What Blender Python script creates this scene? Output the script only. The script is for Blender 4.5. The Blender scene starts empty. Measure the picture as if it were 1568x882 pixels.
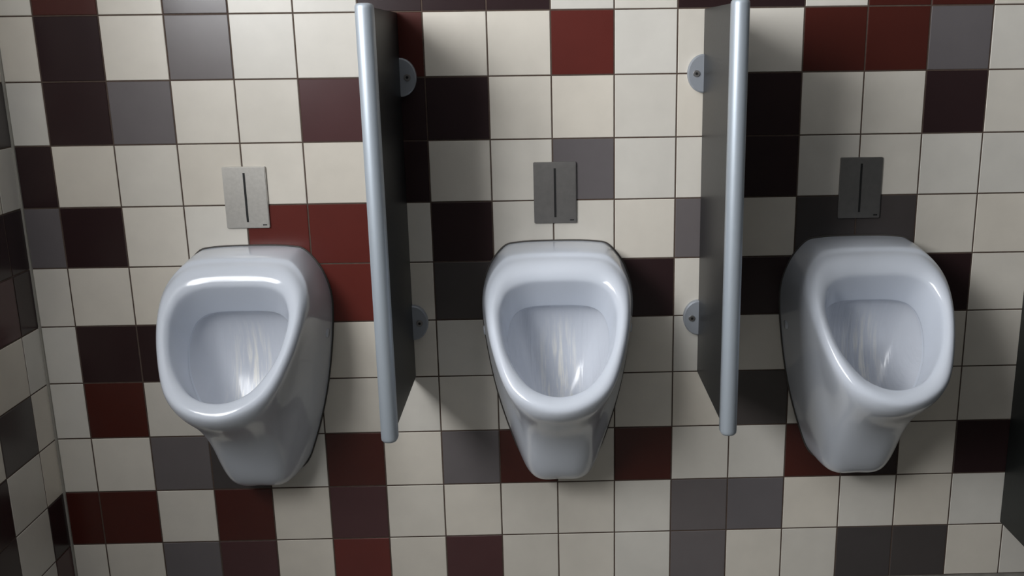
import bpy, bmesh, numpy as np, math, random
from mathutils import Euler, Vector
random.seed(4)
C=bpy.context
def srgb(r,g,b):
    f=lambda v:(v/255/12.92) if v/255<=.04045 else ((v/255+.055)/1.055)**2.4
    return (f(r),f(g),f(b),1)
# ---------------------------------------------------------------- camera
cam=bpy.data.cameras.new("camera");co=bpy.data.objects.new("camera",cam);C.collection.objects.link(co);C.scene.camera=co
co.location=(1.1805,-2.3333,1.4236);co.rotation_euler=(1.3317,.012368,-.023696)
cam.sensor_width=36;cam.lens=33.768;cam.shift_x=-.05272;cam.shift_y=-.0103

# ---------------------------------------------------------------- materials
def mat(name,base=(.8,.8,.8,1),rough=.3,metal=0,spec=.5,coat=0,attr=None,bump=0,bscale=20,nvar=0,nscale=8,stretch=None,crough=.05):
    m=bpy.data.materials.new(name);m.use_nodes=True
    nt=m.node_tree;b=nt.nodes["Principled BSDF"]
    b.inputs["Base Color"].default_value=base;b.inputs["Roughness"].default_value=rough
    b.inputs["Metallic"].default_value=metal;b.inputs["Specular IOR Level"].default_value=spec
    b.inputs["Coat Weight"].default_value=coat;b.inputs["Coat Roughness"].default_value=crough
    tc=nt.nodes.new("ShaderNodeTexCoord");mp=nt.nodes.new("ShaderNodeMapping")
    nt.links.new(tc.outputs["Object"],mp.inputs[0])
    if stretch: mp.inputs["Scale"].default_value=stretch
    col=None
    if attr:
        a=nt.nodes.new("ShaderNodeVertexColor");a.layer_name=attr
        mx=nt.nodes.new("ShaderNodeMix");mx.data_type='RGBA';mx.blend_type='MULTIPLY';mx.inputs[0].default_value=1
        mx.inputs[6].default_value=base;nt.links.new(a.outputs[0],mx.inputs[7]);col=mx.outputs[2]
    if nvar:
        n=nt.nodes.new("ShaderNodeTexNoise");n.inputs["Scale"].default_value=nscale;n.inputs["Detail"].default_value=5
        nt.links.new(mp.outputs[0],n.inputs[0])
        r=nt.nodes.new("ShaderNodeMapRange");r.inputs[1].default_value=.3;r.inputs[2].default_value=.7;r.inputs[3].default_value=1-nvar;r.inputs[4].default_value=1+nvar
        nt.links.new(n.outputs[0],r.inputs[0])
        mx=nt.nodes.new("ShaderNodeVectorMath");mx.operation='SCALE'
        if col: nt.links.new(col,mx.inputs[0])
        else: mx.inputs[0].default_value=base[:3]
        nt.links.new(r.outputs[0],mx.inputs[3]);col=mx.outputs[0]
    if col: nt.links.new(col,b.inputs["Base Color"])
    if bump:
        n=nt.nodes.new("ShaderNodeTexNoise");n.inputs["Scale"].default_value=bscale;n.inputs["Detail"].default_value=3
        nt.links.new(mp.outputs[0],n.inputs[0])
        bp=nt.nodes.new("ShaderNodeBump");bp.inputs["Strength"].default_value=bump;bp.inputs["Distance"].default_value=.002
        nt.links.new(n.outputs[0],bp.inputs["Height"]);nt.links.new(bp.outputs[0],b.inputs["Normal"])
    return m
TK=dict(attr="tint",bump=.12,bscale=9,nvar=.035,nscale=14)
tile={'W':mat("tile_cream",srgb(219,214,204),.3,**TK),
'G':mat("tile_grey",srgb(106,101,102),.28,**TK),
'H':mat("tile_dark_grey",srgb(72,67,66),.28,**TK),
'B':mat("tile_brown_black",srgb(47,32,33),.24,**TK),
'P':mat("tile_plum",srgb(78,50,51),.24,**TK),
'R':mat("tile_red",srgb(98,42,36),.26,**TK),
'D':mat("tile_dark_red",srgb(73,32,26),.26,**TK)}
grout=mat("grout",srgb(80,66,57),.9,nvar=.2,nscale=60)
keys=list(tile)
mats=[tile[k] for k in keys]+[grout]
porc=mat("porcelain",srgb(212,218,228),.17,spec=.45,coat=.25,crough=.07)
def wet():
    m=mat("porcelain_wet",srgb(208,216,229),.24,spec=.4,coat=.3,bump=.9,bscale=9,stretch=(11,1,.8),crough=.16)
    nt=m.node_tree;b=nt.nodes["Principled BSDF"];N=nt.nodes.new;L=nt.links.new
    tc=N("ShaderNodeTexCoord");sp=N("ShaderNodeSeparateXYZ");L(tc.outputs["Object"],sp.inputs[0])
    mp=N("ShaderNodeMapping");mp.inputs["Scale"].default_value=(16,3,1.3);L(tc.outputs["Object"],mp.inputs[0])
    n=N("ShaderNodeTexNoise");n.inputs["Scale"].default_value=8;n.inputs["Detail"].default_value=4;L(mp.outputs[0],n.inputs[0])
    st=N("ShaderNodeMapRange");st.inputs[1].default_value=.47;st.inputs[2].default_value=.66;L(n.outputs[0],st.inputs[0])
    ab=N("ShaderNodeMath");ab.operation='ABSOLUTE';L(sp.outputs[0],ab.inputs[0])
    gx=N("ShaderNodeMapRange");gx.inputs[1].default_value=.065;gx.inputs[2].default_value=.015;L(ab.outputs[0],gx.inputs[0])
    gz=N("ShaderNodeMapRange");gz.inputs[1].default_value=.79;gz.inputs[2].default_value=.68;L(sp.outputs[2],gz.inputs[0])
    m1=N("ShaderNodeMath");m1.operation='MULTIPLY';L(gx.outputs[0],m1.inputs[0]);L(gz.outputs[0],m1.inputs[1])
    m2=N("ShaderNodeMath");m2.operation='MULTIPLY';L(m1.outputs[0],m2.inputs[0]);L(st.outputs[0],m2.inputs[1])
    mx=N("ShaderNodeMix");mx.data_type='RGBA';mx.inputs[6].default_value=srgb(206,210,218);mx.inputs[7].default_value=srgb(240,238,232)
    L(m2.outputs[0],mx.inputs[0]);L(mx.outputs[2],b.inputs["Base Color"])
    return m
bowlm=wet()
steel=mat("brushed_steel",srgb(176,173,170),.39,metal=1,nvar=.06,nscale=80)
steel_lit=mat("brushed_steel_lit",srgb(190,187,181),.48,metal=.85,nvar=.06,nscale=120)  # same steel for the left flush plate, its brighter lighting painted into the colour
slotm=mat("slot_black",srgb(14,14,14),.6)
panelm=mat("laminate_dark",srgb(27,28,29),.4,spec=.38,bump=.1,bscale=150)
alu=mat("aluminium_anodised",srgb(178,187,196),.46,metal=.45)
brk=mat("bracket_grey",srgb(160,165,172),.4,metal=.3)
sealm=mat("sealant",srgb(74,70,66),.6)
blackp=mat("partition_black",srgb(22,26,25),.45,bump=.1,bscale=100)
floorm=mat("floor_stone",srgb(120,118,112),.45,nvar=.2,nscale=30)
frame=mat("window_frame_white",srgb(225,225,225),.4)
paint=mat("wall_paint",srgb(84,84,86),.8,nvar=.05)
ceilm=mat("ceiling_paint",srgb(220,220,220),.9,nvar=.03)

def link(o,parent=None):
    C.collection.objects.link(o)
    if parent: o.parent=parent
    return o
def new(name,bm,ms,parent=None,smooth=False):
    me=bpy.data.meshes.new(name);bm.to_mesh(me);bm.free()
    for m in ms: me.materials.append(m)
    if smooth:
        for f in me.polygons: f.use_smooth=True
    return link(bpy.data.objects.new(name,me),parent)
def box(bm,a,b,mi=0):
    vs=[bm.verts.new((x,y,z)) for x in (a[0],b[0]) for y in (a[1],b[1]) for z in (a[2],b[2])]
    for idx in [(0,1,3,2),(4,6,7,5),(0,4,5,1),(2,3,7,6),(0,2,6,4),(1,5,7,3)]:
        f=bm.faces.new([vs[i] for i in idx]);f.material_index=mi
    return vs
# ---------------------------------------------------------------- tiled walls
def tiles(bm,o,u,n,cells,lay):
    o=Vector(o);u=Vector(u);n=Vector(n);g=.0014;b=.0013;h=.0014
    for u0,u1,z0,z1,k in cells:
        def pt(a,z,d): return bm.verts.new(o+u*a+Vector((0,0,z))+n*d)
        O=[pt(u0+g,z0+g,-h),pt(u1-g,z0+g,-h),pt(u1-g,z1-g,-h),pt(u0+g,z1-g,-h)]
        I=[pt(u0+g+b,z0+g+b,0),pt(u1-g-b,z0+g+b,0),pt(u1-g-b,z1-g-b,0),pt(u0+g+b,z1-g-b,0)]
        fs=[bm.faces.new(I)]+[bm.faces.new([O[i],O[(i+1)%4],I[(i+1)%4],I[i]]) for i in range(4)]
        t=random.uniform(.95,1.03);w=random.uniform(-.015,.025)
        cc=(t*(1+w),t,t*(1-w*1.3),1)
        for f in fs:
            f.normal_update()
            if f.normal.dot(n)<0: f.normal_flip()
            f.material_index=keys.index(k)
            for l in f.loops: l[lay]=cc
pat={0:"WDWBWWBBBWWBBWDDWBW",1:"WBWGWWDWWRWWWDDGWWW",2:"WBGWWPBBWWWWBWWBWWW",3:"BWWWWWBWWGWWBWWWWWW",4:"GBWWRRWBWWWGWHHWWWW",
5:"WWWWWRWHWWBWBWWBWWW",6:"WBBWWWWWWWWWWWWWWWW",7:"WDWWWWWWWWWWHWWWWWW",8:"WWGHWDWGDWDWWDBWBWW",9:"DDWDWPWWWWWGGWWWWWW",10:"WWGPWRWPWWWGWWHHWWW"}
def cell(r,c):
    s=pat.get(r)
    if s and c+1<len(s) and c>=-1: return s[c+1]
    return random.choice("WWWWWWWWWGHBBPRD")
cells=[];xL=-.089
XR=3.6
for r in range(-7,11):
    for c in range(-1,24):
        cells.append((max(.15*c,xL),.15*c+.15,1.5-.15*r,1.65-.15*r,cell(r,c)))
bm=bmesh.new();lay=bm.loops.layers.float_color.new("tint")
tiles(bm,(0,0,0),(1,0,0),(0,-1,0),cells,lay)
box(bm,(xL-.15,.0012,0),(XR,.12,2.7),len(keys))
new("wall_back",bm,mats)
first=.083
lp={4:"BBB",5:"BPB",6:"WWW",7:"WHW",8:"WWB",9:"BWB",10:"PWW",3:"WWW",2:"HWG",1:"WHW"}
cells=[]
for r in range(-7,11):
    for j in range(0,24):
        a=0 if j==0 else first+.15*(j-1);b=first+.15*j
        z0,z1=1.5-.15*r,1.65-.15*r
        if a>first+.15*7-.01 and b<first+.15*17+.01 and z0>1.49 and z1<2.56: continue
        k=lp[r][j] if r in lp and j<3 else random.choice("WWWWWWWWWGHBPRD")
        cells.append((a,b,z0,z1,k))
bm=bmesh.new();lay=bm.loops.layers.float_color.new("tint")
tiles(bm,(xL,0,0),(0,-1,0),(1,0,0),cells,lay)
w0=-(first+.15*7);w1=-(first+.15*17);yE=-(first+.15*23)
xa,xb=xL-.15,xL-.0012;gi=len(keys)
box(bm,(xa,w0,0),(xb,.0,2.7),gi);box(bm,(xa,yE,0),(xb,w1,2.7),gi)
box(bm,(xa,w1,0),(xb,w0,1.5),gi);box(bm,(xa,w1,2.55),(xb,w0,2.7),gi)
new("wall_left",bm,mats)
bm=bmesh.new()
for a,b in [((w1),(w1+.05)),((w0-.05),w0),((w0+w1)/2-.03,(w0+w1)/2+.03)]:
    box(bm,(xa+.02,a,1.5),(xa+.08,b,2.55))
box(bm,(xa+.02,w1,1.5),(xa+.08,w0,1.55));box(bm,(xa+.02,w1,2.5),(xa+.08,w0,2.55))
new("window_1",bm,[frame])
bm=bmesh.new();box(bm,(xa,yE,-.1),(XR,.12,0));new("floor",bm,[floorm])
bm=bmesh.new();box(bm,(xa,yE-.12,0),(XR,yE,2.7));new("wall_front",bm,[paint])
bm=bmesh.new();box(bm,(XR,yE-.12,0),(XR+.12,.12,2.7));new("wall_right",bm,[paint])
bm=bmesh.new();box(bm,(xa,yE-.12,2.7),(XR+.12,.12,2.8));new("ceiling",bm,[ceilm])
bm=bmesh.new();box(bm,(xL-.001,-.005,0),(xL+.005,.001,2.7));new("trim_1",bm,[mat("corner_silicone",srgb(150,146,138),.5)])

# ---------------------------------------------------------------- urinal
W=[(0,.949,0),(.093,.946,0),(.134,.932,0),(.174,.87,0),(.187,.78,0),(.164,.60,0),(.124,.45,0),(.082,.364,0),(0,.352,0)]
M1=[(0,.950,.05),(.092,.945,.05),(.134,.932,.05),(.172,.875,.06),(.184,.79,.07),(.160,.62,.08),(.117,.47,.08),(.072,.356,.09),(0,.346,.09)]
M2=[(0,.946,.09),(.092,.942,.09),(.133,.928,.095),(.169,.878,.11),(.179,.80,.13),(.151,.66,.14),(.103,.51,.145),(.064,.395,.135),(0,.377,.138)]
M3=[(0,.943,.105),(.092,.940,.105),(.132,.926,.112),(.166,.88,.14),(.173,.812,.17),(.146,.69,.19),(.099,.572,.19),(.066,.485,.185),(0,.47,.187)]
M35=[(0,.941,.110),(.0915,.938,.110),(.1315,.924,.117),(.165,.88,.147),(.171,.817,.185),(.148,.720,.228),(.109,.626,.258),(.068,.568,.255),(0,.553,.258)]
M4=[(0,.937,.114),(.091,.934,.115),(.131,.920,.123),(.164,.879,.153),(.169,.821,.197),(.152,.744,.260),(.118,.667,.320),(.070,.622,.345),(0,.606,.352)]
O=[(0,.933,.118),(.09,.930,.120),(.130,.916,.130),(.161,.878,.16),(.166,.825,.207),(.152,.757,.265),(.118,.686,.333),(.066,.650,.366),(0,.637,.377)]
I=[(0,.884,.158),(.07,.882,.16),(.109,.869,.17),(.128,.845,.192),(.133,.808,.222),(.117,.746,.275),(.080,.697,.319),(.042,.676,.338),(0,.669,.343)]
J=[(0,.812,.110),(.07,.809,.112),(.103,.794,.122),(.117,.765,.142),(.119,.73,.165),(.104,.685,.21),(.071,.640,.255),(.036,.618,.28),(0,.610,.285)]
def lerp(A,B,t,dx=0,dy=0,dz=0):
    return [(a[0]*(1-t)+b[0]*t+(dx if a[0] else 0),a[1]*(1-t)+b[1]*t+dz,a[2]*(1-t)+b[2]*t+dy) for a,b in zip(A,B)]
O1=lerp(O,I,.22,0,.010,.006)
O2=lerp(O,I,.6,0,.012,.007)
I0=lerp(O,I,.9,0,.006,.003)
I1=lerp(I,J,.10,-.001)
I2=lerp(I,J,.5,-.001)
J0=lerp(I,J,.97,-.001)
J1=[(x*1.05,z+.001,y-.014) for x,z,y in J]
K1=[(0,.785,.075),(.065,.782,.077),(.098,.768,.085),(.110,.745,.10),(.111,.71,.118),(.097,.66,.16),(.066,.61,.205),(.034,.585,.235),(0,.575,.245)]
K2=[(0,.735,.058),(.05,.733,.06),(.078,.723,.066),(.091,.705,.077),(.093,.675,.095),(.082,.625,.13),(.058,.58,.175),(.03,.555,.205),(0,.545,.215)]
K3=[(0,.66,.060),(.03,.658,.061),(.052,.65,.066),(.064,.635,.078),(.066,.61,.10),(.056,.575,.14),(.042,.548,.175),(.022,.532,.20),(0,.527,.207)]
K4=[(0,.57,.105),(.012,.57,.106),(.02,.565,.11),(.026,.56,.12),(.027,.55,.135),(.024,.538,.155),(.016,.528,.172),(.008,.524,.18),(0,.523,.184)]
rings=[W,M1,M2,M3,M35,M4,O,O1,O2,I0,I,I1,I2,J0,J,J1,K1,K2,K3,K4]
SEG=5
def ringpts(A):
    n=8;full=[(a[0],a[1],a[2]) for a in A]+[(-a[0],a[1],a[2]) for a in A[n-1:0:-1]]
    N=len(full);out=[]
    for i in range(N):
        p0,p1,p2,p3=[np.array(full[(i+k)%N]) for k in (-1,0,1,2)]
        for s in range(SEG):
            t=s/SEG
            out.append(.5*((2*p1)+(-p0+p2)*t+(2*p0-5*p1+4*p2-p3)*t*t+(-p0+3*p1-3*p2+p3)*t**3))
    return out
def urinal(xc):
    root=bpy.data.objects.new("wall_urinal",None);link(root);root.location=(xc,0,0)
    bm=bmesh.new();prev=None
    for ri,A in enumerate(rings):
        cur=[bm.verts.new((v[0],-v[2],v[1])) for v in ringpts(A)]
        if prev:
            for i in range(len(cur)):
                j=(i+1)%len(cur)
                f=bm.faces.new([prev[i],prev[j],cur[j],cur[i]]);f.material_index=1 if ri>=16 else 0
        prev=cur
    c=Vector((0,0,0))
    for v in prev: c+=v.co
    c/=len(prev);cv=bm.verts.new(c+Vector((0,.004,-.004)))
    for i in range(len(prev)):
        f=bm.faces.new([prev[i],prev[(i+1)%len(prev)],cv]);f.material_index=1
    bmesh.ops.recalc_face_normals(bm,faces=bm.faces)
    o=new("ceramic_body",bm,[porc,bowlm],root,True)
    s=o.modifiers.new("s","SUBSURF");s.levels=2;s.render_levels=2
    cu=bpy.data.curves.new("sealant_joint",'CURVE');cu.dimensions='3D';cu.bevel_depth=.0023
    sp=cu.splines.new('POLY');pts=ringpts(W);sp.points.add(len(pts)-1);sp.use_cyclic_u=True
    for q,v in zip(sp.points,pts): q.co=(v[0]*1.006,-.001,.66+(v[1]-.66)*1.004,1)
    cu.materials.append(sealm);link(bpy.data.objects.new("sealant_joint",cu),root)
    for sx in (-1,1):
        bm=bmesh.new();bmesh.ops.create_cone(bm,cap_ends=True,segments=28,radius1=.013,radius2=.011,depth=.006)
        o=new("fixing_cap",bm,[porc],root,True);o.location=(sx*.1805,-.045,.735);o.rotation_euler=(0,sx*math.radians(94),0)
    bm=bmesh.new();bmesh.ops.create_cone(bm,cap_ends=True,segments=24,radius1=.014,radius2=.014,depth=.004)
    o=new("drain",bm,[steel],root);o.location=(0,-.146,.545);o.rotation_euler=(math.radians(35),0,0)
    return root
for c in (3.04,8.04,13.04): urinal(.15*c)

# ---------------------------------------------------------------- flush plates
for c,pm in ((3.03,steel_lit),(8.03,steel),(13.03,steel)):
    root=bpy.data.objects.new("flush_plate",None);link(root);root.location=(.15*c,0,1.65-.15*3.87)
    bm=bmesh.new();box(bm,(-.052,-.007,-.075),(.052,.0,.075))
    bmesh.ops.bevel(bm,geom=bm.edges[:],offset=.0015,segments=2,affect='EDGES')
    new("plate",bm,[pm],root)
    bm=bmesh.new();box(bm,(-.0026,-.0076,-.060),(.0026,-.006,.060));new("sensor_slot",bm,[slotm],root)
    bm=bmesh.new();box(bm,(.036,-.0074,-.069),(.046,-.0068,-.066));new("engraving",bm,[slotm],root)

# ---------------------------------------------------------------- urinal dividers
def divider(xc):
    root=bpy.data.objects.new("urinal_divider",None);link(root);root.location=(xc,0,0)
    zt,zb=1.498,.602;dep=.388
    bm=bmesh.new();box(bm,(-.0065,-dep,zb),(.0065,-.006,zt))
    bmesh.ops.bevel(bm,geom=bm.edges[:],offset=.001,segments=2,affect='EDGES')
    new("panel",bm,[panelm],root)
    bm=bmesh.new()
    prof=[];n=20
    for i in range(n+1):
        a=math.pi*i/n; prof.append((-.0175*math.cos(a),-.016*math.sin(a)-.012))
    prof=[(-.0175,.004)]+prof+[(.0175,.004)]
    rs=[]
    for z,s in [(zb-.006,.55),(zb-.005,.8),(zb-.001,.97),(zb+.004,1),(zt-.004,1),(zt+.001,.97),(zt+.005,.8),(zt+.006,.55)]:
        rs.append([bm.verts.new((x*s,-dep+(y+.008)*s-.008,z)) for x,y in prof])
    for a,b in zip(rs,rs[1:]):
        for i in range(len(prof)):
            j=(i+1)%len(prof);bm.faces.new([a[i],a[j],b[j],b[i]])
    bm.faces.new(rs[0]);bm.faces.new(rs[-1]);bmesh.ops.recalc_face_normals(bm,faces=bm.faces)
    o=new("edge_profile",bm,[alu],root,True)
    for z in (1.65-.15*2.0,1.65-.15*6.02):
        for sx in (-1,1):
            bm=bmesh.new();n=24
            P2=[(sx*.0065+sx*.038*math.sin(math.pi*i/n),-.045*math.cos(math.pi*i/n)) for i in range(n+1)]
            a=[bm.verts.new((x,0,zz)) for x,zz in P2];b=[bm.verts.new((x,-.012,zz)) for x,zz in P2]
            c_=[bm.verts.new((sx*.0065+(x-sx*.0065)*.93,-.015,zz*.93)) for x,zz in P2]
            for A,B in ((a,b),(b,c_)):
                for i in range(n+1):
                    j=(i+1)%(n+1);bm.faces.new([A[i],A[j],B[j],B[i]])
            bm.faces.new(c_);bm.faces.new(a);bmesh.ops.recalc_face_normals(bm,faces=bm.faces)
            o=new("wall_bracket",bm,[brk],root);o.location=(0,0,z)
            bm=bmesh.new();bmesh.ops.create_cone(bm,cap_ends=True,segments=20,radius1=.0085,radius2=.007,depth=.004)
            o=new("screw",bm,[steel],root);o.location=(sx*.024,-.0165,z);o.rotation_euler=(math.radians(90),0,0)
            bm=bmesh.new();bmesh.ops.create_cone(bm,cap_ends=True,segments=6,radius1=.0035,radius2=.0035,depth=.001)
            o=new("screw_socket",bm,[slotm],root);o.location=(sx*.024,-.019,z);o.rotation_euler=(math.radians(90),0,0)
divider(.8365);divider(1.568)

# right hand partition
root=bpy.data.objects.new("toilet_partition",None);link(root)
bm=bmesh.new();box(bm,(2.390,-2.2,.155),(2.418,-.0,2.3));bmesh.ops.bevel(bm,geom=bm.edges[:],offset=.002,segments=2,affect='EDGES')
new("panel",bm,[blackp],root)
for y in (-2.1,-1.1):
    bm=bmesh.new();bmesh.ops.create_cone(bm,cap_ends=True,segments=24,radius1=.012,radius2=.012,depth=.156)
    o=new("leg",bm,[steel],root,True);o.location=(2.404,y,.078)
    bm=bmesh.new();bmesh.ops.create_cone(bm,cap_ends=True,segments=24,radius1=.03,radius2=.026,depth=.012)
    o=new("foot",bm,[steel],root,True);o.location=(2.404,y,.006)

# ---------------------------------------------------------------- light
w=bpy.data.worlds.new("world");C.scene.world=w;w.use_nodes=True
w.node_tree.nodes["Background"].inputs[0].default_value=(.88,.94,1,1);w.node_tree.nodes["Background"].inputs[1].default_value=1.0
def area(name,loc,target,sx,sy,power,col):
    l=bpy.data.lights.new(name,'AREA');l.shape='RECTANGLE';l.size=sx;l.size_y=sy;l.energy=power;l.color=col
    o=bpy.data.objects.new(name,l);link(o);o.location=loc
    o.rotation_euler=(Vector(target)-Vector(loc)).to_track_quat('-Z','Y').to_euler();return o
area("window_daylight",(xL-.25,(w0+w1)/2,2.03),(2.0,-.6,1.45),1.5,1.05,99,(.975,.985,1))
C.scene.view_settings.view_transform='Standard'
C.scene.view_settings.look='None'
